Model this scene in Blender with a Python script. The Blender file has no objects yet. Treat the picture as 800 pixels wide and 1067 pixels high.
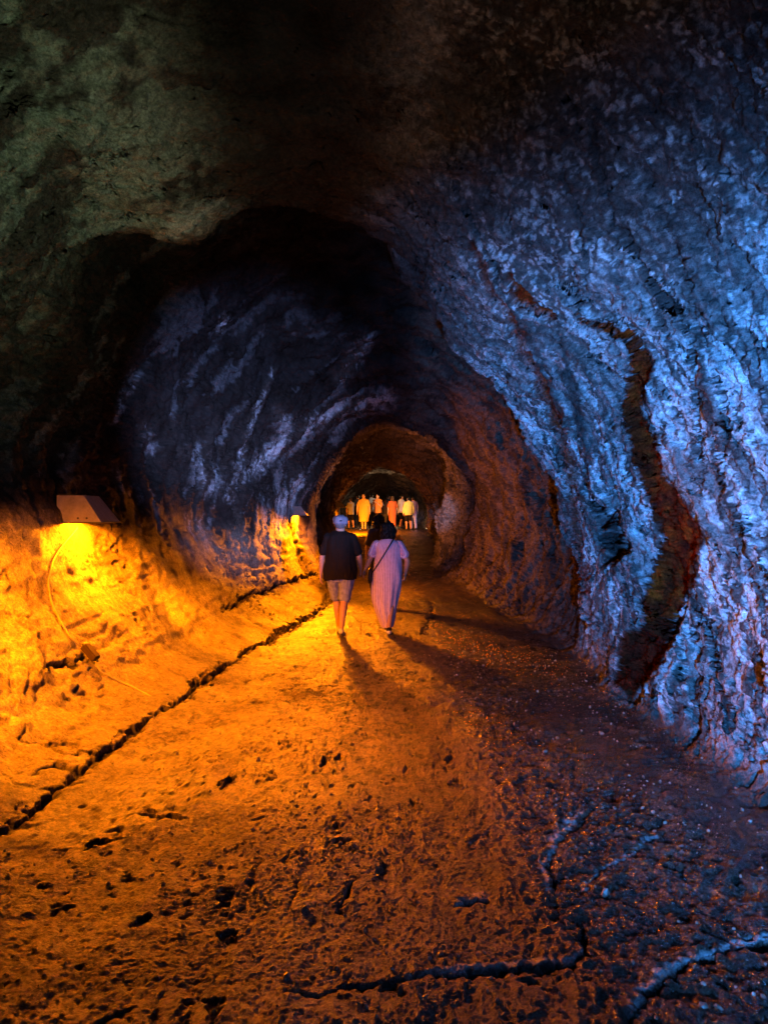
import bpy, bmesh, math, random
import numpy as np
from mathutils import Vector, Matrix, Quaternion
from concurrent.futures import ThreadPoolExecutor

DETAIL = 1.0          # mesh density of the cave surface
scene = bpy.context.scene
C = scene.collection
EYE = 1.75            # camera height
F = 770.0             # focal length in photo pixels (800 x 1067)
R_ = math.radians

# ------------------------------------------------------------------ objects
def link(o, parent=None):
    C.objects.link(o)
    if parent is not None:
        o.parent = parent
    return o

def tag(o, label=None, cat=None, group=None, kind=None):
    if label: o['label'] = label
    if cat: o['category'] = cat
    if group: o['group'] = group
    if kind: o['kind'] = kind
    return o

def empty(name, loc, rz=0.0):
    o = bpy.data.objects.new(name, None)
    o.empty_display_size = 0.1
    o.location = loc
    o.rotation_euler = (0, 0, rz)
    return link(o)

def mesh_obj(name, verts, faces, mat, parent=None, smooth=True):
    me = bpy.data.meshes.new(name)
    me.from_pydata([tuple(v) for v in verts], [], [tuple(f) for f in faces])
    me.validate()
    if smooth:
        me.polygons.foreach_set('use_smooth', [True] * len(me.polygons))
    me.materials.append(mat)
    return link(bpy.data.objects.new(name, me), parent)

# ------------------------------------------------------------------ noise (vectorised)
POOL = ThreadPoolExecutor(4)
def _hash(ix, iy, iz, seed):
    h = (ix * np.uint32(0x8da6b343)) ^ (iy * np.uint32(0xd8163841)) ^ (iz * np.uint32(0xcb1ab31f)) ^ np.uint32((seed * 0x9E3779B1) & 0xffffffff)
    h ^= h >> np.uint32(13); h *= np.uint32(0x5bd1e995); h ^= h >> np.uint32(15)
    h *= np.uint32(0x27d4eb2d); h ^= h >> np.uint32(13)
    return h
_G = np.random.RandomState(7).normal(size=(256, 3)).astype(np.float32)
_G /= np.linalg.norm(_G, axis=1, keepdims=True)
def _perlin_chunk(p, seed):
    pf = np.floor(p)
    f = p - pf
    i = pf.astype(np.int32).astype(np.uint32)
    u = f * f * f * (f * (f * 6 - 15) + 10)
    def g(dx, dy, dz):
        h = _hash(i[:, 0] + np.uint32(dx), i[:, 1] + np.uint32(dy), i[:, 2] + np.uint32(dz), seed) & np.uint32(255)
        v = _G[h]
        return v[:, 0] * (f[:, 0] - dx) + v[:, 1] * (f[:, 1] - dy) + v[:, 2] * (f[:, 2] - dz)
    ux, uy, uz = u[:, 0], u[:, 1], u[:, 2]
    a = g(0,0,0); a += ux * (g(1,0,0) - a)
    b = g(0,1,0); b += ux * (g(1,1,0) - b)
    a += uy * (b - a)
    c = g(0,0,1); c += ux * (g(1,0,1) - c)
    d = g(0,1,1); d += ux * (g(1,1,1) - d)
    c += uy * (d - c)
    return (a + uz * (c - a)) * 1.5
def noise(P, s, seed=0):
    s = np.asarray(s, dtype=np.float32) * np.ones(3, np.float32)
    n = len(P); step = 65536
    out = np.empty(n, np.float32)
    def job(k):
        out[k:k + step] = _perlin_chunk(P[k:k + step] * s + np.float32(37.7 + seed * 3.1), seed)
    list(POOL.map(job, range(0, n, step)))
    return out
def fbm(P, s, seed=0, octaves=3, gain=0.5):
    t = np.zeros(len(P), np.float32); a = 1.0; s = np.asarray(s, dtype=np.float32) * np.ones(3, np.float32)
    for o in range(octaves):
        t += a * noise(P, s * (2.03 ** o), seed + 11 * o); a *= gain
    return t
def sst(x, a, b):
    t = np.clip((x - a) / (b - a), 0, 1)
    return t * t * (3 - 2 * t)

# ------------------------------------------------------------------ the tube: control rings
def P(px, py, Y):      # direction read off the photo, at distance Y -> metres
    return ((px - 400) / F * Y, EYE + (533.5 - py) / F * Y, Y)
def S(Y, pts):         # plain section at constant Y
    return [(x, z, Y) for x, z in pts]
BOT = [(1.6, -.75), (0, -1.1), (-1.5, -.75)]
near = [(2.35, .0), (2.5, .7), (2.55, 1.75), (2.5, 3.0), (2.25, 4.2), (1.7, 5.3), (.6, 6.2), (-.6, 6.5), (-1.9, 6.3), (-3.0, 5.5),
        (-3.6, 4.4), (-3.75, 3.2), (-3.6, 2.2), (-3.3, 1.5), (-2.9, .85), (-2.5, .38), (-2.05, -.05)]
rings = []
rings.append(S(-9.0, near + BOT))
rings.append(S(-2.0, near + BOT))
rings.append(S(3.4, near + BOT))
A1 = [P(640, 722, 7.1), P(606, 660, 8.0), P(594, 600, 8.6), P(588, 545, 8.8), P(565, 490, 8.8), P(527, 430, 8.6), P(480, 375, 8.4),
      P(452, 325, 8.2), P(424, 282, 8.0), P(390, 248, 7.8), P(330, 224, 7.6), P(240, 222, 7.4), P(200, 254, 7.1), P(150, 236, 6.8), P(110, 238, 6.5),
      P(50, 286, 6.1), P(0, 330, 5.7), (-3.45, 2.6, 5.2), (-3.3, 1.9, 5.0), (-3.1, 1.3, 4.8), (-2.8, .75, 4.8), (-2.45, .35, 4.8), (-2.05, -.05, 4.8)]
A0 = [(x * 1.05, EYE + (z - EYE) * 1.05, y - 1.3) for x, z, y in A1]
rings.append(A0 + [(x, z, 4.6) for x, z in BOT])
rings.append(A1 + [(x, z, 6.5) for x, z in BOT])
def lip(pts, w_top, w_right, w_left, dy):
    out = []
    for x, z, y in pts:
        th = math.atan2(z - EYE, x)
        w = w_top * max(0, math.sin(th)) + (w_right if x > 0 else w_left) * abs(math.cos(th))
        r = math.hypot(x, z - EYE); k = (r + w) / r
        out.append((x * k, EYE + (z - EYE) * k, y + dy))
    return out
rings.append(lip(A1, .75, .32, -.04, .8) + [(x, z, 7.3) for x, z in BOT])
rings.append(S(11.5, [(2.25, 0), (2.7, .5), (2.95, 1.2), (3.0, 2.1), (2.8, 3.3), (2.2, 4.6), (1.2, 5.5), (0, 5.9), (-1.2, 5.7), (-2.2, 4.9),
                      (-2.75, 3.8), (-2.95, 2.7), (-2.85, 1.8), (-2.55, 1.0), (-2.15, .4), (-1.75, 0)] + BOT))
rings.append(S(14.6, [(2.0, 0), (2.4, .5), (2.65, 1.3), (2.6, 2.2), (2.3, 3.2), (1.6, 4.2), (.7, 4.75), (-.1, 4.8), (-1.0, 4.4), (-1.7, 3.6),
                      (-2.05, 2.7), (-2.1, 2.0), (-2.0, 1.3), (-1.75, .7), (-1.45, .25), (-1.1, -.05)] + BOT))
A2 = [P(452, 602, 19), P(478, 585, 19), P(490, 545, 19), P(482, 495, 19.3), P(462, 466, 19.5), P(430, 450, 19.6), P(400, 446, 19.6), P(368, 460, 19.4), P(345, 488, 19),
      P(331, 520, 18.4), P(326, 545, 18), P(330, 570, 17.8), P(345, 592, 17.6)]
rings.append(A2 + [(x * .7, z, 18.5) for x, z in BOT])
rings.append(S(21.5, [(1.4, 0.2), (1.65, .8), (1.55, 1.6), (1.75, 2.3), (2.0, 3.1), (1.5, 4.2), (.4, 4.7), (-.6, 4.6), (-1.7, 3.9), (-2.4, 2.9), (-2.5, 2.0), (-2.2, 1.0), (-1.6, .2)]
             + [(x * .8, z) for x, z in BOT]))
rings.append(S(26, [(1.9, 0.5), (2.3, 1.1), (2.5, 1.9), (2.3, 3.1), (1.5, 4.0), (.4, 4.3), (-.6, 4.2), (-1.7, 3.6), (-2.3, 2.7), (-2.35, 2.0), (-2.1, 1.2), (-1.5, .4)]
             + [(x * .8, z) for x, z in BOT]))
rings.append([P(450, 553, 33), P(450, 535, 33), P(440, 508, 33), P(418, 489, 33), P(395, 485, 33), P(373, 494, 33), P(358, 512, 33), P(352, 535, 33), P(355, 553, 33)] + [(x * .8, z + .3, 33) for x, z in BOT])
rings.append(S(44, [(2.3, 1.0), (2.7, 1.9), (2.5, 3.0), (1.5, 3.9), (0, 4.1), (-1.5, 3.9), (-2.5, 3.0), (-2.7, 1.9), (-2.3, 1.0)] + [(x * .8, z + .4) for x, z in BOT]))
rings.append([(x * .22, EYE + .3 + (z - EYE) * .22, 52) for x, z, y in rings[-1]])

NT0 = 1440
def ring_fn(pts):
    a = np.array([(math.atan2(z - EYE, x) % (2 * math.pi), math.hypot(x, z - EYE), y) for x, z, y in pts])
    a = a[np.argsort(a[:, 0])]
    th = np.concatenate([a[:, 0] - 2 * math.pi, a[:, 0], a[:, 0] + 2 * math.pi])
    t = np.arange(NT0) / NT0 * 2 * math.pi
    out = []
    for k in (1, 2):
        v = np.interp(t, th, np.tile(a[:, k], 3))
        s = 3.0 / 360 * NT0
        q = np.arange(-int(3 * s), int(3 * s) + 1); ker = np.exp(-.5 * (q / s) ** 2); ker /= ker.sum()
        v = np.convolve(np.concatenate([v, v, v]), ker, 'same')[NT0:2 * NT0]
        out.append(v)
    return out
RF = [ring_fn(r) for r in rings]
RR = np.array([r[0] for r in RF]); RY = np.array([r[1] for r in RF])     # rings x theta
nr = len(rings)

def pchip_rows(A, u):   # monotone cubic along axis 0
    h = A[1:] - A[:-1]
    m = np.zeros_like(A)
    s = h[:-1] * h[1:]
    m[1:-1] = np.where(s > 0, 2 * s / np.where(np.abs(h[:-1] + h[1:]) < 1e-9, 1, (h[:-1] + h[1:])), 0)
    m[0] = h[0]; m[-1] = h[-1]
    i = np.clip(np.floor(u).astype(int), 0, len(A) - 2); f = (u - i)[:, None]
    f2 = f * f; f3 = f2 * f
    return (2*f3-3*f2+1)*A[i] + (f3-2*f2+f)*m[i] + (-2*f3+3*f2)*A[i+1] + (f3-f2)*m[i+1]

def zfloor(Y):
    return 0.9 * sst(Y, 13, 38) + .15 * sst(Y, 38, 50)

# row distribution
uf = np.linspace(0, nr - 1, 3000)
Yf = pchip_rows(RY, uf); Rf = pchip_rows(RR, uf)
lnY = np.log(np.maximum(Yf, 2.0))
step = np.sqrt(np.diff(lnY, axis=0) ** 2 + (1.0 * np.diff(np.log(Rf), axis=0)) ** 2).mean(axis=1) + np.abs(np.diff(Yf, axis=0)).mean(axis=1) * .004
ym = Yf.mean(axis=1)[:-1]; step *= 1 + .5 * ((ym > 2.6) & (ym < 9.5))
cum = np.concatenate([[0], np.cumsum(step)])
NR = int(2100 * DETAIL)
ur = np.interp(np.linspace(0, cum[-1], NR), cum, uf)
# theta distribution: fewer samples on the dark ceiling
tf = np.linspace(0, 2 * math.pi, 2001)
w = 1.0 - .45 * np.exp(-((tf - math.pi * .55) / .75) ** 2) + .15 * (np.abs(tf - 1.5 * math.pi) < 1.2)
ct = np.concatenate([[0], np.cumsum(w[:-1])]); NT = int(1750 * DETAIL)
th = np.interp(np.arange(NT) / NT * ct[-1], ct, tf)
Yr = pchip_rows(RY, ur); Rr = pchip_rows(RR, ur)
k = th / (2 * math.pi) * NT0; k0 = np.floor(k).astype(int) % NT0; k1 = (k0 + 1) % NT0; kf = (k - np.floor(k))[None]
Rg = Rr[:, k0] * (1 - kf) + Rr[:, k1] * kf
Yg = Yr[:, k0] * (1 - kf) + Yr[:, k1] * kf
sn = np.sin(th)[None]; cs = np.cos(th)[None]
Rfl = np.where(sn < -.02, (EYE - zfloor(Yg)) / np.maximum(-sn, .02), 1e3)
kk = .22 + .55 * sst(-cs, .3, .8) * sst(-sn, .05, .3) * (1 - sst(Yg, 13, 17))
hh = np.clip(.5 + .5 * (Rfl - Rg) / kk, 0, 1)
Rb = Rfl * (1 - hh) + Rg * hh - kk * hh * (1 - hh)
floorw = (1 - hh)                                  # 1 = on the floor
B = np.stack([Rb * cs, Yg, EYE + Rb * sn], -1).astype(np.float32)

def grid_normals(G):
    du = np.gradient(G, axis=0)
    dt = np.roll(G, -1, 1) - np.roll(G, 1, 1)
    n = np.cross(du, dt)
    n /= np.maximum(np.linalg.norm(n, axis=-1, keepdims=True), 1e-9)
    inward = -np.stack([cs * np.ones_like(Yg), 0 * Yg, sn * np.ones_like(Yg)], -1)
    sgn = np.sign((n * inward).sum(-1).mean())
    return (n * sgn).astype(np.float32)

N0 = grid_normals(B)
shape = Yg.shape
p = B.reshape(-1, 3)
Y = p[:, 1]; X = p[:, 0]; Z = p[:, 2]
fw = floorw.reshape(-1).astype(np.float32)
wob = noise(p, 2.2, 90); wob2 = noise(p, 7.0, 91); wob3 = noise(p, 2.2, 92); wob4 = noise(p, 9.0, 93); wob5 = noise(p, 24, 94)
def line_field(pts, yr=(2, 12), soft=1.0):
    """pts: (px, py, halfwidth). 1 inside, 0 outside; edge softness relative to width"""
    pts = np.array(pts, float)
    m = 40
    sel = np.where((PX > pts[:, 0].min() - m) & (PX < pts[:, 0].max() + m) & (PY > pts[:, 1].min() - m) & (PY < pts[:, 1].max() + m) & (Y > yr[0]) & (Y < yr[1]))[0]
    f = np.zeros(len(p), np.float32)
    if len(sel) == 0: return f
    x = PXw[sel]; y = PYw[sel]; best = np.full(len(sel), -1e9)
    for a, b in zip(pts[:-1], pts[1:]):
        d = b[:2] - a[:2]; L = (d ** 2).sum()
        t = np.clip(((x - a[0]) * d[0] + (y - a[1]) * d[1]) / L, 0, 1)
        dist = np.hypot(x - a[0] - t * d[0], y - a[1] - t * d[1])
        wd = a[2] + (b[2] - a[2]) * t
        best = np.maximum(best, (wd - dist) / np.maximum(soft * wd, .8))
    f[sel] = sst(best, -.15, .85)
    return f

PL = p.copy(); PL[:, 1] -= .55 * (PL[:, 2] - 1.5); PL += .10 * np.stack([wob2, wob4, wob3], 1) + .55 * np.stack([noise(p, .55, 101), noise(p, .55, 102), noise(p, .55, 103)], 1)
disp = np.zeros(len(p), np.float32)      # along the inward normal
wall = 1 - fw
far = sst(Y, 9, 20)
# large shape
lowl0 = sst(-X, .6, 1.2) * (1 - sst(Z, 1.7, 2.3))
disp += wall * .16 * fbm(p, .55, 1, 3) * (1 - .4 * lowl0)
disp += wall * .07 * fbm(PL, (1.2, 2.6, 1.1), 4, 3) * (1 - .6 * lowl0)
disp += wall * (1 - .9 * sst(-X, .4, 1.0) * (1 - sst(Z, 2.0, 2.8))) * sst(Y, 9.5, 13) * (.13 * fbm(p, (1.1, 1.5, 1.1), 6, 3) + .05 * (.4 - np.abs(noise(PL, (1.5, 4.5, 1.5), 7))))
# flow benches running along the tube, low on both walls
low = wall * (1 - sst(Z, 1.6, 2.6))
disp += low * (.016 * fbm(p, (3.0, .5, 4.5), 9, 3) + .012 * sst(-X, .8, 1.4) * noise(p + .15 * np.stack([wob, wob3, wob], 1), (8, .8, 12), 12))
# plates: step-like flakes, long in the vertical direction
lowl = sst(-X, .6, 1.2) * (1 - sst(Z, 1.7, 2.3))
pl = fbm(PL, (.9, 2.2, .7), 14, 4)
q = pl * 5.0; fq = np.floor(q); st_ = (fq + sst(q - fq, .82, 1.0)) / 5.0
disp += wall * .17 * (st_ - pl * .5) * (1 - .85 * lowl)
# rough crust
# ---- position in the photo of every point: used to carve the cracks the photo shows into the rock
ys = np.maximum(Y, .5)
D0 = p + N0.reshape(-1, 3) * disp[:, None]; ys = np.maximum(D0[:, 1], .5)
PX = 400 + D0[:, 0] / ys * F
PY = 533.5 - (D0[:, 2] - EYE) / ys * F
PXw = PX + (wob * 6 + wob2 * 5 + wob5 * 4) * np.minimum(1, 8 / ys)
PYw = PY + (wob3 * 6 + wob4 * 5 + wob5 * 4) * np.minimum(1, 8 / ys)


# ---- features read from the photo
river = line_field([(600, 328, 2.5), (628, 342, 5), (655, 352, 9), (666, 378, 13), (662, 405, 13), (658, 432, 12), (670, 465, 14), (682, 505, 15),
                    (700, 535, 19), (712, 562, 23), (702, 596, 25), (690, 625, 25), (688, 650, 20)], (2.5, 12), .7)
cav = line_field([(690, 655, 20), (668, 680, 30), (655, 705, 22), (660, 725, 8)], (2.5, 12), .8)
hole = line_field([(618, 524, 4), (636, 545, 11), (642, 572, 15), (630, 590, 4)], (2.5, 12), .8)
gap1 = line_field([(527, 290, 3), (545, 318, 8), (572, 334, 3)], (2.5, 12), .6)
band = line_field([(490, 255, 4), (512, 300, 7), (535, 345, 7), (560, 395, 8), (580, 440, 9), (592, 500, 9), (600, 560, 10), (608, 620, 9), (612, 650, 5)], (4, 12), .9)
ck = np.zeros(len(p), np.float32)
for pts in ([(616, 130, 2), (628, 185, 3), (637, 225, 4), (655, 250, 5), (668, 285, 5), (690, 318, 4), (712, 338, 3), (720, 380, 2.5), (724, 430, 2.5), (733, 480, 2), (728, 520, 1.5)],
            [(560, 60, 2), (590, 110, 3), (618, 160, 3)],
            [(768, 530, 2), (775, 570, 2.8), (785, 605, 2.5), (800, 630, 2)],
            [(700, 240, 1.5), (716, 300, 2), (742, 380, 2.4), (760, 470, 2), (752, 520, 1)],
            [(596, 280, 2), (604, 318, 3), (600, 330, 2)],
            [(575, 150, 1.5), (600, 230, 2), (612, 300, 2)],
            [(470, 190, 2), (500, 250, 3), (520, 290, 4)],
            [(735, 640, 2), (742, 700, 3), (760, 760, 2)],
            [(720, 560, 2), (728, 640, 3), (722, 660, 2)]):
    ck = np.maximum(ck, line_field(pts, (2.2, 12), .8))
blk = line_field([(392, 255, 4), (410, 290, 5), (400, 300, 3)], (2.2, 12), .8)
fck = np.zeros(len(p), np.float32)          # floor cracks
for pts in ([(-20, 882, 7), (20, 856, 7), (45, 838, 6), (75, 812, 8), (95, 798, 9), (120, 776, 7), (150, 752, 7), (168, 738, 3), (190, 726, 5), (206, 712, 6), (232, 698, 6), (246, 688, 2), (270, 672, 4), (300, 656, 5), (335, 636, 5), (352, 622, 2)],
            [(36, 806, 3), (60, 797, 4), (85, 806, 5)],
            [(228, 637, 2), (250, 624, 4), (290, 610, 3.4), (330, 598, 2)],
            [(140, 849, 1.5), (165, 848, 4), (196, 851, 1.5)],
            [(85, 884, 2), (100, 878, 3), (135, 872, 1)],
            [(42, 700, 2), (66, 690, 5), (95, 686, 2.5)],
            [(300, 1036, 2), (360, 1028, 4), (430, 1024, 6), (520, 1017, 6), (600, 1008, 6), (613, 996, 6), (609, 970, 4), (604, 955, 3)],
            [(660, 1075, 9), (668, 1045, 8), (690, 1022, 7), (735, 1002, 6), (790, 986, 5), (830, 980, 5)],
            [(590, 960, 2), (576, 930, 4), (573, 900, 4), (588, 875, 4), (612, 850, 3.5), (650, 830, 1.5), (672, 818, 2)],
            [(606, 935, 2), (630, 912, 2.6), (660, 893, 2), (688, 872, 2.4), (696, 850, 2)],
            [(486, 886, 3), (503, 872, 5), (512, 866, 2)], [(476, 945, 3), (505, 940, 4)],
            [(352, 955, 3), (360, 930, 6), (366, 915, 2)], [(296, 950, 2), (306, 935, 5), (310, 925, 2)],
            [(232, 816, 2), (243, 810, 4)], [(300, 895, 3), (304, 888, 4)], [(262, 930, 2), (270, 905, 2)],
            [(440, 660, 2), (452, 640, 3), (448, 628, 2)]):
    fck = np.maximum(fck, line_field([(a_, b_, .8 * c_) for a_, b_, c_ in pts], (2.2, 18), .7))
disp -= .10 * river + .17 * cav + .22 * hole + .10 * gap1 + .06 * band + .07 * ck + .05 * blk
edge = np.clip(4 * river * (1 - river), 0, 1)
disp += .02 * edge
disp -= (.07 * fck * (.75 + .5 * wob4)) * np.clip(.4 + ys * .1, .6, 1.3)
# folds on the curved right foot of the middle chamber, and pleats by the second lamp
rib = line_field([(545, 545, 26), (560, 590, 30), (520, 620, 24), (500, 600, 10)], (9, 18), 1.0)
disp += rib * .018 * np.sin((np.hypot(PX - 500, PY - 560)) * .35 + wob * 3)
plt_ = line_field([(225, 610, 16), (260, 590, 24), (300, 570, 24), (325, 555, 10)], (8, 18), 1.0)
disp += plt_ * .012 * np.sin(Z * 34 + Y * 2.0 + wob * 2.5)
lump = line_field([(10, 750, 40), (40, 700, 40), (90, 740, 26)], (3, 9), 1.0)
disp += lump * .045 * fbm(p, (3.5, 3.5, 4), 70, 3, .6)

# ---- second stage: fine relief laid over the shaped rock
D1 = p + N0.reshape(-1, 3) * disp[:, None]
N1 = grid_normals(D1.reshape(*shape, 3)).reshape(-1, 3)
p0 = p; p = D1
X = p[:, 0]; Y = p[:, 1]; Z = p[:, 2]
PL = p.copy(); PL[:, 1] -= .55 * (PL[:, 2] - 1.5); PL += .10 * np.stack([wob2, wob4, wob3], 1) + .55 * np.stack([noise(p, .55, 101), noise(p, .55, 102), noise(p, .55, 103)], 1)
disp = np.zeros(len(p), np.float32)
cr = fbm(PL, (5, 8, 3.5), 20, 4, .6)
disp += wall * .034 * cr * (1 - .8 * lowl)
rough_amt = wall * (.9 + .5 * sst(X, .8, 2.0)) * (1 - .7 * lowl)
DR = p.copy(); DR[:, 1] -= .35 * (DR[:, 2] - 1.5); DR += .035 * np.stack([wob2, wob4, wob3], 1)
rightn = sst(X, .8, 2.0)
disp += rough_amt * .012 * fbm(DR, (10, 17, 3.2), 31, 3, .6)
fx = noise(DR, (6, 11, 2.0), 35) + .35 * noise(DR, (20, 26, 9), 36)
rough_amt = rough_amt * (1 - .5 * wall * sst(-X, .5, 1.2) * (1 - sst(Z, 1.8, 2.6)))
disp += rough_amt * .016 * (np.floor(fx * 4) / 4 + sst(fx * 4 - np.floor(fx * 4), .75, 1) / 4)
disp += rough_amt * .0055 * noise(DR, (40, 60, 18), 33)
disp += rough_amt * .0045 * noise(p, (85, 100, 60), 34)
thin = np.exp(-((noise(DR, (3, 6, .9), 37) + .12 * noise(p, 14, 38)) / .035) ** 2) * sst(noise(p, 2.3, 39), -.1, .25) * wall * rightn
disp -= .022 * thin
# crack network in the walls
cn = noise(PL, (.8, 2.4, .6), 40) + .25 * noise(p, 5, 41) + .07 * noise(p, 18, 42)
crk = np.exp(-(cn / .022) ** 2) * sst(noise(p, 1.1, 43), -.05, .3)
disp -= wall * .05 * crk
# ---- floor relief
fl = fw
disp += fl * .030 * fbm(p, (1.1, .8, 1.1), 50, 3)
disp += fl * .013 * fbm(p, (5, 3.0, 4), 53, 3, .6)
fnear = fl * (1 - .45 * sst(Y, 6, 10))
cob = np.abs(noise(p, (15, 11, 10), 56)); cob2 = np.abs(noise(p, (34, 27, 20), 57))
fpat = sst(fbm(p, (1.6, 1.0, 1), 63, 2), -.35, .45)
disp += fnear * (.0035 * (1 - 2.2 * cob) * (.2 + fpat) + .0035 * noise(p, (36, 28, 20), 66) + .0045 * noise(p, 62, 58) + .0042 * noise(p, 110, 64))
# pits
pit = sst(noise(p, (7.5, 4.0, 5), 59) + .6 * noise(p, 17, 60) + .25 * noise(p, 40, 61), .70, .80)
disp -= fl * .022 * pit
flk = sst(noise(p, (20, 13, 13), 46) + .4 * noise(p, (48, 34, 30), 47), .38, .60) * sst(fbm(p, (1.7, 1.1, 1), 48, 2), -.25, .3)
disp -= fl * .011 * flk
# smoother trodden middle farther on, wetter and coarser on the right
rc = sst(X, .25, 1.0) * fl * (1 - sst(Y, 7, 9.5))
rg = fbm(p + .06 * np.stack([wob2, wob4, wob3], 1), (5, 5.5, 5), 62, 2)
disp += rc * (.026 * (.5 - np.abs(rg)) + .014 * (.5 - np.abs(fbm(p, (17, 15, 15), 65, 2))) + .009 * noise(p, (44, 36, 40), 67) + .004 * noise(p, 95, 68))

q3 = p + N1 * disp[:, None]
N0 = N1
G = q3.reshape(*shape, 3)

ys = np.maximum(q3[:, 1], .5); PX = 400 + q3[:, 0] / ys * F; PY = 533.5 - (q3[:, 2] - EYE) / ys * F
PXw = PX + (wob2 * 5 + wob5 * 4) * np.minimum(1, 8 / ys); PYw = PY + (wob4 * 5 + wob5 * 4) * np.minimum(1, 8 / ys)
RIV = [(600, 328, 2.5), (628, 342, 5), (655, 352, 9), (668, 378, 13), (662, 405, 13), (658, 432, 12), (670, 465, 14), (682, 505, 15),
       (700, 535, 19), (712, 562, 22), (702, 596, 24), (690, 625, 24), (688, 650, 19)]
river = line_field(RIV, (2.5, 12), .22)
cav = line_field([(690, 655, 18), (668, 680, 28), (655, 705, 20), (660, 725, 8)], (2.5, 12), .3)
hole = line_field([(618, 524, 4), (636, 545, 10), (642, 570, 13), (630, 590, 4)], (2.5, 12), .3)
drk = np.zeros(len(p), np.float32)
for pts in ([(616, 130, 1.5), (628, 185, 2.5), (637, 225, 3), (655, 250, 4), (668, 285, 4), (690, 318, 3.5), (712, 338, 2.5), (720, 380, 2), (724, 430, 2), (733, 480, 1.5), (728, 520, 1.2)],
            [(768, 530, 1.5), (775, 570, 2.3), (785, 605, 2), (800, 630, 1.5)], [(700, 240, 1.2), (716, 300, 1.6), (742, 380, 1.8), (760, 470, 1.6), (752, 520, 1)],
            [(575, 150, 1.2), (600, 230, 1.6), (612, 300, 1.6)], [(735, 640, 1.5), (742, 700, 2.5), (760, 760, 1.5)], [(727, 340, 4), (735, 420, 5), (748, 500, 3)],
            [(585, 360, 5), (600, 420, 10), (612, 480, 8), (604, 520, 4)], [(520, 300, 3), (560, 370, 5), (585, 440, 6)], [(710, 590, 3), (726, 640, 4), (722, 665, 3)]):
    drk = np.maximum(drk, line_field(pts, (2.2, 12), .8))
# ------------------------------------------------------------------ rock colour per point
grey = np.array([.27, .275, .27]); dark = np.array([.045, .038, .034]); brown = np.array([.14, .019, .002]); rust = np.array([.026, .006, .001]); pale = np.array([.50, .49, .48])
def mix(a, b, t): return a + (b - a) * t[:, None]
col = np.tile(np.array([.20, .165, .135]), (len(p), 1))
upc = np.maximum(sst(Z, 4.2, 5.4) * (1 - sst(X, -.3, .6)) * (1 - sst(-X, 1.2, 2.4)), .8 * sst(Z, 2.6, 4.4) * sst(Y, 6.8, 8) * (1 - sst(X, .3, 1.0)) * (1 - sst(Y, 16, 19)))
# left / middle: mostly dark brown rock with pale streaks; patches lit by blue light painted pale
st1 = fbm(PL, (1.1, 2.3, .55), 80, 5, .65) + .5 * noise(p, .45, 79)
col = mix(col, np.array([.050, .036, .028]), wall * .97)
midr = wall * sst(X, 0, .8) * sst(Y, 9.5, 11)
col = mix(col, np.array([.16, .12, .09]), midr * .8)
col = mix(col, dark * .8, midr * sst(fbm(PL, (1.3, 2.6, 1.0), 69, 5, .65), -.05, .35) * .8)
midl = wall * sst(-X, .2, .8) * sst(Y, 6, 8) * (1 - sst(Z, 4.5, 6))
pch = np.zeros(len(p), np.float32)
for pts in ([(118, 440, 5), (130, 415, 8), (145, 392, 6)], [(118, 480, 8), (130, 520, 8)], [(150, 445, 10), (158, 470, 8)], [(205, 470, 14), (218, 500, 20)], [(205, 545, 16), (215, 575, 12)],
            [(228, 345, 4), (236, 330, 6)], [(352, 395, 10), (372, 372, 14), (385, 350, 10)], [(290, 430, 12), (300, 440, 10)], [(240, 520, 8), (262, 440, 5), (285, 385, 4)],
            [(250, 500, 12), (300, 455, 16), (350, 430, 20), (400, 415, 18)], [(285, 540, 18), (310, 500, 16)], [(205, 235, 6), (180, 245, 8)]):
    pch = np.maximum(pch, line_field(pts, (5, 19), 1.6))
col = mix(col, pale * 1.15, wall * np.clip(midl * sst(st1, .2, .5) * .35 + pch * sst(st1 + .5 * fbm(PL, (6, 12, 3), 78, 4, .7), -.35, .35), 0, 1) * .9)
gl = wall * sst(-X, 1.0, 2.0) * sst(Z, 2.9, 3.6) * (1 - sst(Y, 6.5, 8))
col = mix(col, np.array([.20, .20, .15]), gl * sst(st1 + .5 * fbm(p, (5, 5, 4), 45, 4, .7), -.4, .5))
lp_ = line_field([(168, 246, 10), (200, 228, 18), (232, 212, 7)], (5, 9), 1.2)
col = mix(col, np.array([.40, .40, .33]), lp_ * wall * .8)
# right wall: pale coating
coatn = fbm(PL, (1.2, 2.6, .8), 84, 6, .68)
rw = wall * np.maximum(sst(X, .9, 1.6), sst(X + .4 * wob, -.6, 1.1) * sst(Z, 2.6, 3.4)) * (1 - sst(Y, 8.6, 9.6))
coat = rw * sst(coatn + .25 * fbm(DR, (5, 12, 1.6), 76, 4, .65), -.25, .0)
spk = rw * sst(noise(p, (24, 30, 16), 86) + .35 * fbm(p, 3, 87), .02, .24)
col = mix(col, grey * 1.0, rw * .45)
col = mix(col, grey * 1.75, coat * (.35 + .65 * sst(fbm(PL, (.8, 1.5, .6), 44, 3), -.25, .15)))
col = mix(col, dark, rw * sst(fbm(DR, (6, 15, 2.2), 89, 5, .7), .12, .36) * .92)
col = mix(col, dark * .6, np.clip(thin + drk, 0, 1) * rw * .92)
hi = sst(Z, 2.8, 3.9) * rw                        # speckled higher up, and painted darker where the blue light fades
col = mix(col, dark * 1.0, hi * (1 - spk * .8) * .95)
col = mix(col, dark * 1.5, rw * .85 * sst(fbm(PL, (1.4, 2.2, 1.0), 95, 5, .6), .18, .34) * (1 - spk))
col = mix(col, dark * 2, crk * wall * .6)
bm = np.clip(river + cav + band * .75 + gap1, 0, 1)
bc = brown * (1 + .7 * fbm(p, 7, 96, 4)[:, None])
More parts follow.
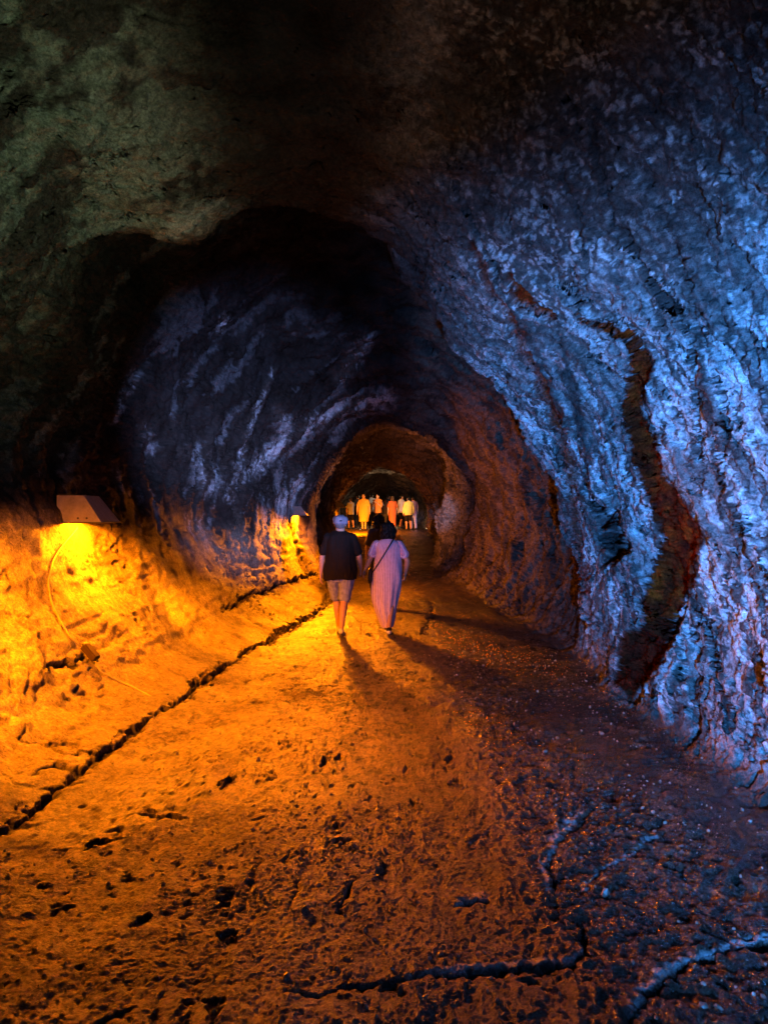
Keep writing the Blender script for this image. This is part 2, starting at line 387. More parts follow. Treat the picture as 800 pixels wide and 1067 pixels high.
col = col + (bc - col) * (bm ** 1.0)[:, None]
col = mix(col, dark * .6, np.clip(hole + ck * .85 + blk, 0, 1))
col = mix(col, rust, np.clip(cav, 0, 1) * .8)  # hollow at the wall foot painted dark as its shade
rve = np.clip(4 * river * (1 - river), 0, 1)
col = mix(col, rust * .5, rve * .85)  # dark outline painted round the fissure as depth shading
col = mix(col, rust, np.clip(river * sst(fbm(p, (3, 5, 2), 73, 4), -.2, .3), 0, 1) * .7)
col *= (1 - .72 * rw * sst(Z, 3.5, 4.6))[:, None]  # upper fade of the blue light painted into the wall colour
# lower left ledge: ochre, evenly pale
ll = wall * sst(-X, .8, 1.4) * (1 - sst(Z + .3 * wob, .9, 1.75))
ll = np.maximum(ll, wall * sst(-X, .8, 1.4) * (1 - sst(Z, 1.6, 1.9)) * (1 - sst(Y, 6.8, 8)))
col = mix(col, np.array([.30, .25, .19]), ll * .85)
# floor
fcol = np.array([.130, .092, .062]); 
col = col + (fcol * (1 + .45 * fbm(p, (2, 1.4, 2), 97, 4)[:, None]) - col) * fl[:, None]
sheen = fl * np.exp(-((X + .28 - .02 * Y) / .35) ** 2) * (.6)
col = mix(col, np.array([.30, .25, .2]), sheen * .6)  # lamp sheen on the floor painted as a paler strip
deep = np.clip(fl * (sst(cob2, .0, .06) * -1 + 1) * .3 + fck * .9 + pit * fl * .6 + flk * fl * .45, 0, 1)
col = mix(col, dark, fl * sst(fbm(p, (12, 9, 8), 99, 5, .75), .05, .42) * .85)
col = mix(col, dark * .5, deep)  # floor cracks and pits darkened, their shade put into the colour
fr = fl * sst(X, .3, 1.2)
col = mix(col, col * .38, fr * .9)  # right floor darkened in colour, standing in for weaker blue light
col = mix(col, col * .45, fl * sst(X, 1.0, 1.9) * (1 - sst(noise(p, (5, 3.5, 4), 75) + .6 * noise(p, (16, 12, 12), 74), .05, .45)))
lipf = np.zeros(len(p), np.float32)
for pts in ([(425, 1014, 3), (520, 1007, 4), (600, 998, 5), (606, 985, 3)], [(655, 1058, 4), (663, 1035, 5), (690, 1012, 6), (735, 993, 5), (790, 978, 4), (830, 972, 4)], [(568, 925, 3), (565, 900, 4), (580, 868, 4), (606, 845, 3)],
            [(604, 928, 2), (630, 905, 2), (684, 868, 2)], [(474, 940, 4), (506, 934, 3)], [(490, 880, 4), (508, 866, 3)]):
    lipf = np.maximum(lipf, line_field(pts, (2.2, 8), 1.0))
col = mix(col, np.array([.42, .42, .42]), lipf * fl * .8)  # crack faces catching blue light painted as pale lips
col = np.clip(col, .004, .8)
col *= (1 - .78 * upc * (1 - pch))[:, None]  # unlit ceiling and upper vault: shade painted into the rock colour
col *= (1 - .45 * wall * (1 - ll) * (1 - rw) * (1 - gl) * (1 - pch))[:, None]  # rock outside the lit areas darkened too, as painted shade
wet = np.clip((.10 + .60 * fr + .50 * fl + .2 * noise(p, 3, 98)) * (1 - bm), 0, 1)

# ------------------------------------------------------------------ rock material
def new_mat(name):
    m = bpy.data.materials.new(name); m.use_nodes = True
    nt = m.node_tree; nt.nodes.clear()
    out = nt.nodes.new('ShaderNodeOutputMaterial'); b = nt.nodes.new('ShaderNodeBsdfPrincipled')
    nt.links.new(b.outputs[0], out.inputs[0])
    return m, nt, b
def N(nt, t, **kw):
    n = nt.nodes.new(t)
    for k_, v in kw.items():
        if k_.startswith('i_'): n.inputs[k_[2:].replace('_', ' ')].default_value = v
        else: setattr(n, k_, v)
    return n
def rock_material():
    m, nt, b = new_mat('lava rock')
    L = nt.links.new
    at = N(nt, 'ShaderNodeAttribute', attribute_name='Col')
    we = N(nt, 'ShaderNodeAttribute', attribute_name='Wet')
    tc = N(nt, 'ShaderNodeTexCoord')
    n1 = N(nt, 'ShaderNodeTexNoise', i_Scale=48.0, i_Detail=8.0, i_Roughness=.85)
    n2 = N(nt, 'ShaderNodeTexNoise', i_Scale=13.0, i_Detail=6.0, i_Roughness=.75)
    vo = N(nt, 'ShaderNodeTexVoronoi', i_Scale=70.0)
    for n in (n1, n2, vo): L(tc.outputs['Object'], n.inputs['Vector'])
    r1 = N(nt, 'ShaderNodeMapRange', i_From_Min=.36, i_From_Max=.64, i_To_Min=.25, i_To_Max=1.8); L(n1.outputs[0], r1.inputs[0])
    r2 = N(nt, 'ShaderNodeMapRange', i_From_Min=.3, i_From_Max=.7, i_To_Min=.5, i_To_Max=1.5); L(n2.outputs[0], r2.inputs[0])
    mu = N(nt, 'ShaderNodeMath', operation='MULTIPLY'); L(r1.outputs[0], mu.inputs[0]); L(r2.outputs[0], mu.inputs[1])
    vm = N(nt, 'ShaderNodeVectorMath', operation='SCALE'); L(at.outputs['Color'], vm.inputs[0]); L(mu.outputs[0], vm.inputs['Scale'])
    L(vm.outputs[0], b.inputs['Base Color'])
    rr = N(nt, 'ShaderNodeMapRange', i_From_Min=0, i_From_Max=1, i_To_Min=.72, i_To_Max=.17); L(we.outputs['Fac'], rr.inputs[0])
    ra = N(nt, 'ShaderNodeMath', operation='MULTIPLY_ADD'); L(n1.outputs[0], ra.inputs[0]); ra.inputs[1].default_value = .3; L(rr.outputs[0], ra.inputs[2])
    rs = N(nt, 'ShaderNodeMath', operation='SUBTRACT'); L(ra.outputs[0], rs.inputs[0]); rs.inputs[1].default_value = .12
    L(rs.outputs[0], b.inputs['Roughness'])
    sp = N(nt, 'ShaderNodeMapRange', i_From_Min=0, i_From_Max=.8, i_To_Min=.0, i_To_Max=.6); L(we.outputs['Fac'], sp.inputs[0]); L(sp.outputs[0], b.inputs['Specular IOR Level'])
    h = N(nt, 'ShaderNodeMath', operation='MULTIPLY_ADD'); L(vo.outputs['Distance'], h.inputs[0]); h.inputs[1].default_value = .12; L(n1.outputs[0], h.inputs[2])
    bp = N(nt, 'ShaderNodeBump', i_Strength=1.0, i_Distance=.026); L(h.outputs[0], bp.inputs['Height'])
    L(bp.outputs[0], b.inputs['Normal'])
    return m
ROCK = rock_material()

# ------------------------------------------------------------------ split into floor, walls, ceiling
nR, nT = shape
ii, jj = np.meshgrid(np.arange(nR - 1), np.arange(nT), indexing='ij')
jn = (jj + 1) % nT
quads = np.stack([ii * nT + jj, ii * nT + jn, (ii + 1) * nT + jn, (ii + 1) * nT + jj], -1).reshape(-1, 4)
c = p0[quads[:, 0]]
leftedge = np.interp(c[:, 1], [-9, 4, 6.8, 9.8, 13.9, 18, 30, 52], [-2.15, -2.1, -1.95, -1.78, -1.08, -1.2, -1.5, -1.3])
is_floor = (c[:, 2] < zfloor(c[:, 1]) + .45) & (c[:, 0] > leftedge) & (fw[quads[:, 0]] > .5)
is_ceil = (~is_floor) & (c[:, 2] > 4.3 - .9 * sst(c[:, 1], 12, 30)) 
is_left = (~is_floor) & (~is_ceil) & (c[:, 0] < 0)
is_right = (~is_floor) & (~is_ceil) & (c[:, 0] >= 0)
def sub(name, mask):
    q = quads[mask]
    used, inv = np.unique(q, return_inverse=True)
    inv = inv.reshape(-1, 4)
    me = bpy.data.meshes.new(name)
    nv, nf = len(used), len(q)
    me.vertices.add(nv); me.vertices.foreach_set('co', q3[used].astype(np.float32).ravel())
    me.loops.add(nf * 4); me.loops.foreach_set('vertex_index', inv.astype(np.int32).ravel())
    me.polygons.add(nf); me.polygons.foreach_set('loop_start', np.arange(0, nf * 4, 4, dtype=np.int32))
    me.polygons.foreach_set('use_smooth', np.ones(nf, bool))
    a = me.attributes.new('Col', 'FLOAT_COLOR', 'POINT')
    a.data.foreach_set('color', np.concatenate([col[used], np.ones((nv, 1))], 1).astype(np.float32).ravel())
    a = me.attributes.new('Wet', 'FLOAT', 'POINT'); a.data.foreach_set('value', wet[used].astype(np.float32))
    me.update(calc_edges=True)
    me.materials.append(ROCK)
    o = link(bpy.data.objects.new(name, me)); o['kind'] = 'structure'
    return o
sub('floor', is_floor); sub('wall_left', is_left); sub('wall_right', is_right); sub('ceiling', is_ceil)
# both ends of the built stretch are closed with rock
for name, row in (('wall_back', 0), ('wall_end', nR - 1)):
    ringv = G[row][::10]; cc = ringv.mean(0) + np.array([0, -.6 if row == 0 else .5, 0])
    vs = [tuple(cc)] + [tuple(v) for v in ringv]
    n_ = len(ringv)
    o = mesh_obj(name, vs, [(0, 1 + a, 1 + (a + 1) % n_) for a in range(n_)], ROCK)
    a = o.data.attributes.new('Col', 'FLOAT_COLOR', 'POINT'); a.data.foreach_set('color', np.tile([.09, .07, .055, 1.], (n_ + 1, 1)).astype(np.float32).ravel())
    o['kind'] = 'structure'

# ---- visible surface point behind a place in the photo
y2 = np.maximum(q3[:, 1], .5)
QX = 400 + q3[:, 0] / y2 * F; QY = 533.5 - (q3[:, 2] - EYE) / y2 * F
def surf(px, py, r=2.5):
    s = np.where((np.abs(QX - px) < r) & (np.abs(QY - py) < r) & (q3[:, 1] > 1))[0]
    if len(s) == 0: return surf(px, py, r * 2)
    y0 = q3[s, 1].min()
    s = s[q3[s, 1] < y0 + .15 + .01 * y0]
    return Vector(q3[s].mean(0)), Vector(N0.reshape(-1, 3)[s].mean(0)).normalized()
def ground(x, y):
    s = np.where((np.abs(q3[:, 0] - x) < .05) & (np.abs(q3[:, 1] - y) < .006 * y + .03) & (q3[:, 2] < 1.3))[0]
    return float(q3[s, 2].mean()) if len(s) else float(zfloor(np.array(y)))

# ---- loose grit and stones along the gutter and over the floor
rs_ = np.random.RandomState(5)
fm = np.where((fw > .5) & (q3[:, 1] > 2.2) & (q3[:, 1] < 11) & (np.abs(QX - 400) < 420) & (fck < .1))[0]
wgt = (1 / np.maximum(q3[fm, 1], 2)) * 0 + q3[fm, 1] ** .3 * (1 + 14 * np.exp(-((q3[fm, 0] - np.interp(q3[fm, 1], [4, 6.8, 9.8, 13.9], [-2.05, -1.9, -1.72, -1.02])) / .10) ** 2)) * (1 + 2 * (noise(q3[fm], 1.3, 71) > .15))
pick = rs_.choice(fm, 3600, replace=False, p=wgt / wgt.sum())
bm_ = bmesh.new(); bmesh.ops.create_icosphere(bm_, subdivisions=1, radius=1); iv = np.array([v.co[:] for v in bm_.verts]); itf = np.array([[v.index for v in f.verts] for f in bm_.faces]); bm_.free()
vv = []; ff = []
for k_, i_ in enumerate(pick):
    sz = .0035 + .011 * rs_.rand() ** 3 + (.016 * rs_.rand() if rs_.rand() < .03 else 0)
    A_ = rs_.normal(size=(3, 3)); Q_, _r = np.linalg.qr(A_)
    v = (iv * (1 + .45 * (rs_.rand(len(iv), 1) - .5))) * np.array([1, .75, .5]) @ Q_.T * sz
    v = v + q3[i_] + np.array([rs_.uniform(-.01, .01), rs_.uniform(-.01, .01), sz * .25])
    vv.append(v); ff.append(itf + k_ * len(iv))
GRIT, nt, b = new_mat('loose grit')
oi = N(nt, 'ShaderNodeTexCoord'); nz = N(nt, 'ShaderNodeTexNoise', i_Scale=26.0, i_Detail=3.0); nt.links.new(oi.outputs['Object'], nz.inputs['Vector'])
rp = N(nt, 'ShaderNodeMapRange', i_From_Min=.3, i_From_Max=.7, i_To_Min=.3, i_To_Max=1.6); nt.links.new(nz.outputs[0], rp.inputs[0])
vm = N(nt, 'ShaderNodeVectorMath', operation='SCALE'); vm.inputs[0].default_value = (.16, .125, .10); nt.links.new(rp.outputs[0], vm.inputs['Scale']); nt.links.new(vm.outputs[0], b.inputs['Base Color'])
b.inputs['Roughness'].default_value = .45
go = mesh_obj('gravel', np.concatenate(vv), np.concatenate(ff), GRIT, smooth=False)
tag(go, 'loose grit and small stones scattered over the cave floor and along the gutter crack', 'gravel', kind='stuff')

# ------------------------------------------------------------------ people
def cloth_mat(name, rgb, rough=.85, noise_scale=60, amt=.2, stripes=None):
    m, nt, b = new_mat(name); L = nt.links.new
    tc = N(nt, 'ShaderNodeTexCoord'); n = N(nt, 'ShaderNodeTexNoise', i_Scale=float(noise_scale), i_Detail=4.0)
    L(tc.outputs['Object'], n.inputs['Vector'])
    r = N(nt, 'ShaderNodeMapRange', i_From_Min=.3, i_From_Max=.7, i_To_Min=1 - amt, i_To_Max=1 + amt); L(n.outputs[0], r.inputs[0])
    vm = N(nt, 'ShaderNodeVectorMath', operation='SCALE'); vm.inputs[0].default_value = rgb
    L(r.outputs[0], vm.inputs['Scale'])
    if stripes:
        rgb2, count = stripes
        sx = N(nt, 'ShaderNodeSeparateXYZ'); L(tc.outputs['Object'], sx.inputs[0])
        a = N(nt, 'ShaderNodeMath', operation='ARCTAN2'); L(sx.outputs[0], a.inputs[0]); L(sx.outputs[1], a.inputs[1])
        k_ = N(nt, 'ShaderNodeMath', operation='MULTIPLY_ADD'); L(a.outputs[0], k_.inputs[0]); k_.inputs[1].default_value = count
        L(n.outputs[0], k_.inputs[2])
        s = N(nt, 'ShaderNodeMath', operation='SINE'); L(k_.outputs[0], s.inputs[0])
        ss = N(nt, 'ShaderNodeMapRange', i_From_Min=-.3, i_From_Max=.5, i_To_Min=0, i_To_Max=1); L(s.outputs[0], ss.inputs[0])
        mx = N(nt, 'ShaderNodeMix', data_type='RGBA'); L(ss.outputs[0], mx.inputs[0]); L(vm.outputs[0], mx.inputs[6]); mx.inputs[7].default_value = (*rgb2, 1)
        L(mx.outputs[2], b.inputs['Base Color'])
    else:
        L(vm.outputs[0], b.inputs['Base Color'])
    b.inputs['Roughness'].default_value = rough; b.inputs['Specular IOR Level'].default_value = .15
    bp = N(nt, 'ShaderNodeBump', i_Strength=.3, i_Distance=.004); L(n.outputs[0], bp.inputs['Height']); L(bp.outputs[0], b.inputs['Normal'])
    return m
SKIN = cloth_mat('skin', (.42, .24, .17), .5, 30, .12)
SKIN2 = cloth_mat('tanned skin', (.30, .17, .11), .5, 30, .12)
BLACK = cloth_mat('black cotton', (.007, .005, .004)); DARK = cloth_mat('dark cloth', (.03, .03, .04))
WHITE = cloth_mat('white cotton', (.62, .62, .64)); GREY = cloth_mat('grey cotton', (.30, .30, .33))
ORNG = cloth_mat('orange cotton', (.55, .20, .05)); RED = cloth_mat('rust red cotton', (.45, .10, .03)); YEL = cloth_mat('yellow cotton', (.62, .42, .10))
AMBER = cloth_mat('amber cotton', (.42, .24, .05)); MAUVE = cloth_mat('mauve cotton', (.30, .18, .28)); HAIR = cloth_mat('black hair', (.005, .0045, .004), .55, 90, .5); GHAIR = cloth_mat('grey hair', (.10, .10, .11), .6, 90, .4)
BHAIR = cloth_mat('brown hair', (.05, .03, .018), .55, 90, .4)
CAP = cloth_mat('grey cap cloth', (.17, .165, .21), .9, 40, .25); SHORT = cloth_mat('blue grey shorts cloth', (.20, .22, .42), .85, 18, .3)
DRESS = cloth_mat('striped lavender cotton', (.44, .29, .46), .8, 25, .25, stripes=((.66, .56, .72), 44.0))
SHOE = cloth_mat('pale canvas', (.45, .45, .50)); SOLE = cloth_mat('white rubber', (.7, .7, .7), .6); LEATH = cloth_mat('black leather', (.015, .014, .016), .4)

def prim(bm, pr):
    kind = pr[0]
    if kind == 'cap':      # tapered capsule p0, p1, r0, r1, optional (sx, sy) flattening of the cross-section in world x / y
        _, a, b, r0, r1 = pr[:5]; fl_ = pr[5] if len(pr) > 5 else (1, 1)
        a = Vector(a); b = Vector(b); d = b - a; L = max(d.length, 1e-5)
        rot = d.to_track_quat('Z', 'X').to_matrix()
        n, rings_ = 14, []
        prof = []
        for k_ in range(5):
            t = math.pi / 2 * k_ / 4; prof.append((r0 * math.sin(t), -r0 * math.cos(t)))
        for k_ in range(5):
            t = math.pi / 2 * k_ / 4; prof.append((r1 * math.cos(t), L + r1 * math.sin(t)))
        for r, z in prof:
            if r < 1e-6: rings_.append([bm.verts.new(a + rot @ Vector((0, 0, z)))]); continue
            ring = []
            for q_ in range(n):
                v = rot @ Vector((r * math.cos(q_ * 2 * math.pi / n), r * math.sin(q_ * 2 * math.pi / n), 0))
                v = Vector((v.x * fl_[0], v.y * fl_[1], v.z)); ring.append(bm.verts.new(a + v + rot @ Vector((0, 0, z))))
            rings_.append(ring)
        for r1_, r2_ in zip(rings_[:-1], rings_[1:]):
            for q_ in range(n):
                if len(r1_) == 1: bm.faces.new((r1_[0], r2_[(q_ + 1) % n], r2_[q_]))
                elif len(r2_) == 1: bm.faces.new((r1_[q_], r1_[(q_ + 1) % n], r2_[0]))
                else: bm.faces.new((r1_[q_], r1_[(q_ + 1) % n], r2_[(q_ + 1) % n], r2_[q_]))
    elif kind == 'ell':
        _, c_, r = pr[:3]; rot = pr[3] if len(pr) > 3 else Matrix.Identity(3)
        M = Matrix.Translation(c_) @ rot.to_4x4() @ Matrix.Diagonal((*r, 1))
        bmesh.ops.create_icosphere(bm, subdivisions=3, radius=1, matrix=M)
    elif kind == 'loft':   # stacked ellipses (z, cx, cy, rx, ry), closed
        prev = None; n = 28
        for z, cx, cy_, rx, ry in pr[1]:
            ring = [bm.verts.new((cx + rx * math.cos(q_ * 2 * math.pi / n), cy_ + ry * math.sin(q_ * 2 * math.pi / n), z)) for q_ in range(n)]
            if prev is None: bm.faces.new(list(reversed(ring)))
            else:
                for q_ in range(n): bm.faces.new((prev[q_], prev[(q_ + 1) % n], ring[(q_ + 1) % n], ring[q_]))
            prev = ring
        bm.faces.new(prev)

def blob(name, prims, mat, parent, voxel=.008, smooth=3, wrinkle=0.0, ws=9.0, cut=None):
    bm = bmesh.new()
    for pr in prims: prim(bm, pr)
    me = bpy.data.meshes.new(name); bmesh.ops.recalc_face_normals(bm, faces=bm.faces); bm.to_mesh(me); bm.free()
    o = bpy.data.objects.new(name, me); C.objects.link(o)
    md = o.modifiers.new('r', 'REMESH'); md.mode = 'VOXEL'; md.voxel_size = voxel; md.use_smooth_shade = True
    if smooth:
        sm = o.modifiers.new('s', 'SMOOTH'); sm.factor = .5; sm.iterations = smooth
    dg = bpy.context.evaluated_depsgraph_get()
    me2 = bpy.data.meshes.new_from_object(o.evaluated_get(dg)); me2.name = name
    C.objects.unlink(o); bpy.data.objects.remove(o)
    if wrinkle:
        n_ = len(me2.vertices); co_ = np.empty(n_ * 3, np.float32); me2.vertices.foreach_get('co', co_); co_ = co_.reshape(-1, 3)
        no = np.empty(n_ * 3, np.float32); me2.vertices.foreach_get('normal', no); no = no.reshape(-1, 3)
        d = wrinkle * fbm(co_, (ws, ws, ws * .35), len(name), 3)
        d = np.maximum(d + wrinkle * .3, -.15 * wrinkle); co_ += no * d[:, None]; me2.vertices.foreach_set('co', co_.ravel()); me2.update()
    me2.polygons.foreach_set('use_smooth', [True] * len(me2.polygons))
    me2.materials.clear(); me2.materials.append(mat)
    ob = bpy.data.objects.new(name, me2)
    return link(ob, parent)

def hand(w, d, palm_n, side, curl=.5, s=1.0):
    """w wrist, d direction of the hand, palm_n palm facing, side: direction of the thumb"""
    w = Vector(w); d = Vector(d).normalized(); n = Vector(palm_n); n = (n - d * n.dot(d)).normalized(); t = Vector(side); t = (t - d * t.dot(d) - n * t.dot(n)).normalized()
    out = []
    for k_ in range(4):
        o_ = (k_ - 1.5) * .0195 * s
        out.append(('cap', w + t * o_ * .6 * -1, w + d * .085 * s - t * o_, .016 * s, .0125 * s))
        L = (.075, .083, .078, .062)[k_] * s
        a = w + d * .088 * s - t * o_
        ang = 0
        for seg, f_ in enumerate((.45, .32, .23)):
            ang += curl * (0.5, .9, .7)[seg]
            dd = d * math.cos(ang) + n * math.sin(ang)
            b = a + dd * L * f_; out.append(('cap', a, b, (.0092 - .0008 * seg) * s, (.0086 - .001 * seg) * s)); a = b
    a = w + d * .025 * s + t * .018 * s
    dd = (d * .7 + t * .75 + n * .25).normalized(); b = a + dd * .045 * s; out.append(('cap', a, b, .013 * s, .0105 * s))
    dd = (d * .9 + t * .2 + n * (.3 + .4 * curl)).normalized(); out.append(('cap', b, b + dd * .035 * s, .010 * s, .0085 * s))
    return out

def head_prims(c_, s=1.0, fwd=(0, 1, 0)):
    f = Vector(fwd).normalized(); up = Vector((0, 0, 1)); r = f.cross(up)
    c_ = Vector(c_); M = Matrix((r, f, up)).transposed()
    P_ = lambda x, y, z: c_ + (r * x + f * y + up * z) * s
    return [('ell', P_(0, -.008, .02), (.076 * s, .094 * s, .098 * s), M), ('ell', P_(0, .03, -.055), (.055 * s, .058 * s, .062 * s), M),
            ('cap', P_(0, .088, .01), P_(0, .108, -.026), .008 * s, .014 * s), ('ell', P_(0, .076, -.062), (.026 * s, .016 * s, .009 * s), M),
            ('ell', P_(.032, .074, .022), (.016 * s, .012 * s, .009 * s), M), ('ell', P_(-.032, .074, .022), (.016 * s, .012 * s, .009 * s), M),
            ('ell', P_(.079, -.004, -.008), (.009 * s, .020 * s, .032 * s), M), ('ell', P_(-.079, -.004, -.008), (.009 * s, .020 * s, .032 * s), M),
            ('ell', P_(0, .062, -.098), (.022 * s, .018 * s, .016 * s), M)]

def person(label, loc, rz=0.0, H=1.72, wide=1.0, skin=SKIN, hair=HAIR, hair_kind='short', top=WHITE, top_kind='tee', bottom=BLACK, bottom_kind='shorts',
           step=.18, arms=((.04, -.03), (.03, .05)), shoe=DARK, voxel=.014, group=None, Jo=None, belly=1.0, head_fwd=(0, 1, 0), narrow=0.0):
    """arms: for left and right, (swing of elbow forwards, swing of hand forwards)"""
    root = empty('person', loc, rz); tag(root, label, 'person', group)
    s = H / 1.72
    V = lambda x, y, z: Vector((x * s, y * s, z * s))
    J = {}
    for sd, nm in ((-1, 'L'), (1, 'R')):
        st = step if sd < 0 else -step
        J['hip' + nm] = V(.088 * sd * wide, 0, .88)
        J['kne' + nm] = V(.088 * sd * (1 - narrow * .5), st * .75 + .02, .475)
        J['ank' + nm] = V(.078 * sd * (1 - narrow), st * 1.25 - .03 if st > 0 else st * 1.35 - .04, .085 if st >= 0 else .085 + .25 * abs(st))
        pitch = 0.05 if st >= 0 else -.55 * min(1, abs(st) / .18)
        J['toe' + nm] = J['ank' + nm] + V(.012 * sd, .165 * math.cos(pitch), -.052 + .165 * math.sin(pitch) + (0 if st >= 0 else .035))
        sw = arms[0 if sd < 0 else 1]
        J['sho' + nm] = V(.170 * sd * wide, -.005, 1.395)
        J['elb' + nm] = V((.235 + (.01 if sd > 0 else 0)) * sd * wide, sw[0], 1.115)
        J['wri' + nm] = V((.25) * sd * wide, sw[0] + sw[1], .875)
    if Jo:
        for k_, v in Jo.items(): J[k_] = Vector(v)
    b = []
    # trunk
    w_ = wide; be = belly
    b.append(('loft', [(.80 * s, 0, 0, .10 * s * w_, .08 * s), (.86 * s, 0, 0, .165 * s * w_, .115 * s * be), (.95 * s, 0, 0, .168 * s * w_, .118 * s * be), (1.08 * s, 0, .005 * s, .145 * s * w_ * be, .105 * s * be),
                       (1.22 * s, 0, 0, .160 * s * w_, .112 * s * be), (1.34 * s, 0, -.005 * s, .172 * s * w_, .108 * s), (1.42 * s, 0, -.008 * s, .13 * s * w_, .08 * s), (1.46 * s, 0, -.005 * s, .075 * s, .062 * s)]))
    b.append(('cap', V(0, -.01, 1.40), V(0, .012, 1.535), .068 * s, .062 * s))
    hc = V(0, .022, 1.595)
    b += head_prims(hc, s * 1.02, head_fwd)
    for sd, nm in ((-1, 'L'), (1, 'R')):
        b.append(('cap', J['hip' + nm], J['kne' + nm], .088 * s * w_, .056 * s)); 
        k0_ = J['kne' + nm]; a0 = J['ank' + nm]; cm = k0_.lerp(a0, .30) + V(0, -.016, 0)
        b += [('cap', k0_, cm, .054 * s, .057 * s), ('cap', cm, a0, .056 * s, .036 * s)]
        b += [('cap', a0 - V(0, .03, .035), J['toe' + nm] - V(0, .03, 0), .036 * s, .030 * s), ('cap', J['toe' + nm] - V(0, .03, 0), J['toe' + nm], .032 * s, .026 * s)]
        sh = J['sho' + nm]; el = J['elb' + nm]; wr = J['wri' + nm]
        b += [('ell', sh, (.054 * s, .054 * s, .056 * s)), ('cap', sh, el, .050 * s, .040 * s), ('cap', el, el.lerp(wr, .3), .041 * s, .041 * s), ('cap', el.lerp(wr, .3), wr, .041 * s, .026 * s)]
        d = (wr - el).normalized()
        if voxel < .009 or True:
            b += hand(wr, d, (-sd, 0, 0), (0, 1, 0), .45, s)
    blob('body', b, skin, root, voxel, 2)
    # top
    t = []
    bw = .018 * s
    hem = {'tee': .80, 'jacket': .78, 'dress': .42, 'long_dress': .20, 'none': 0}[top_kind]
    pts = [(max(hem, .78) * s, 0, 0, .185 * s * w_ * be, .152 * s * be), (.92 * s, 0, 0, .188 * s * w_ * be, .15 * s * be), (1.08 * s, 0, .004, .172 * s * w_ * be, .13 * s * be), (1.22 * s, 0, 0, .182 * s * w_, .132 * s * be),
           (1.35 * s, 0, -.005, .190 * s * w_, .122 * s), (1.43 * s, 0, -.008, .165 * s * w_, .10 * s), (1.465 * s, 0, -.006, .115 * s, .085 * s), (1.492 * s, 0, -.002, .082 * s, .076 * s)]
    if hem < .7: pts = [(hem * s, 0, 0, .185 * s * w_, .18 * s), (.6 * s, 0, 0, .185 * s * w_, .16 * s)] + pts
    if top_kind != 'none':
        t.append(('loft', pts))
        for sd, nm in ((-1, 'L'), (1, 'R')):
            sh = J['sho' + nm]; el = J['elb' + nm]; wr = J['wri' + nm]
            t += [('ell', sh - V(.012 * sd, 0, .005), (.072 * s, .070 * s, .070 * s)), ('cap', sh - V(.01 * sd, 0, .01), sh.lerp(el, .72), .066 * s, .066 * s)]
            if top_kind == 'jacket': t += [('cap', sh.lerp(el, .7), el, .064 * s, .058 * s), ('cap', el, el.lerp(wr, .85), .057 * s, .046 * s)]
        blob({'tee': 'shirt', 'jacket': 'jacket'}.get(top_kind, 'dress'), t, top, root, voxel, 2, .022 * s, 7.0)
    # bottoms
    if hem > .7 and bottom_kind != 'none':
        t = [('loft', [(.76 * s, 0, 0, .15 * s * w_, .11 * s), (.84 * s, 0, 0, .175 * s * w_ * be, .124 * s * be), (.93 * s, 0, 0, .165 * s * w_ * be, .116 * s * be), (.98 * s, 0, 0, .15 * s * w_, .10 * s)])]
        for sd, nm in ((-1, 'L'), (1, 'R')):
            hp = J['hip' + nm]; kn = J['kne' + nm]; an = J['ank' + nm]
            if bottom_kind == 'shorts': t.append(('cap', hp, hp.lerp(kn, .82), .102 * s * w_, .088 * s))
            else: t += [('cap', hp, kn, .100 * s * w_, .074 * s), ('cap', kn, kn.lerp(an, .9), .074 * s, .056 * s)]
        blob(bottom_kind, t, bottom, root, voxel, 2, .016 * s, 9.0)
    # shoes
    for nm in 'LR':
        a0 = J['ank' + nm]; to = J['toe' + nm]
        blob('shoe', [('cap', a0 - V(0, .035, .038), to - V(0, .03, 0), .043 * s, .040 * s), ('cap', to - V(0, .03, .0), to + V(0, .005, -.002), .040 * s, .030 * s)], shoe, root, max(voxel * .8, .006), 1)
    # hair
    if hair_kind == 'short':
        blob('hair', [('ell', hc + V(0, -.022, .045), (.082 * s, .092 * s, .083 * s)), ('ell', hc + V(0, -.045, -.01), (.074 * s, .062 * s, .07 * s))], hair, root, max(voxel * .7, .006), 1, .006, 30)
    elif hair_kind == 'bob':
        blob('hair', [('ell', hc + V(0, -.018, .045), (.105 * s, .105 * s, .095 * s)), ('ell', hc + V(0, -.045, -.035), (.112 * s, .088 * s, .100 * s)), ('ell', hc + V(.06, -.02, -.04), (.05 * s, .06 * s, .085 * s)), ('ell', hc + V(-.06, -.02, -.04), (.05 * s, .06 * s, .085 * s))],
             hair, root, max(voxel * .7, .006), 1, .040, 20)
    elif hair_kind == 'long':
        blob('hair', [('ell', hc + V(0, -.018, .045), (.088 * s, .098 * s, .085 * s)), ('cap', hc + V(0, -.05, 0), hc + V(0, -.085, -.25), .08 * s, .05 * s)], hair, root, max(voxel * .7, .006), 1, .010, 22)
    return root, J, s, hc

def place(px, Y):
    x = (px - 400) / F * Y
    return (x, Y, ground(x, Y))

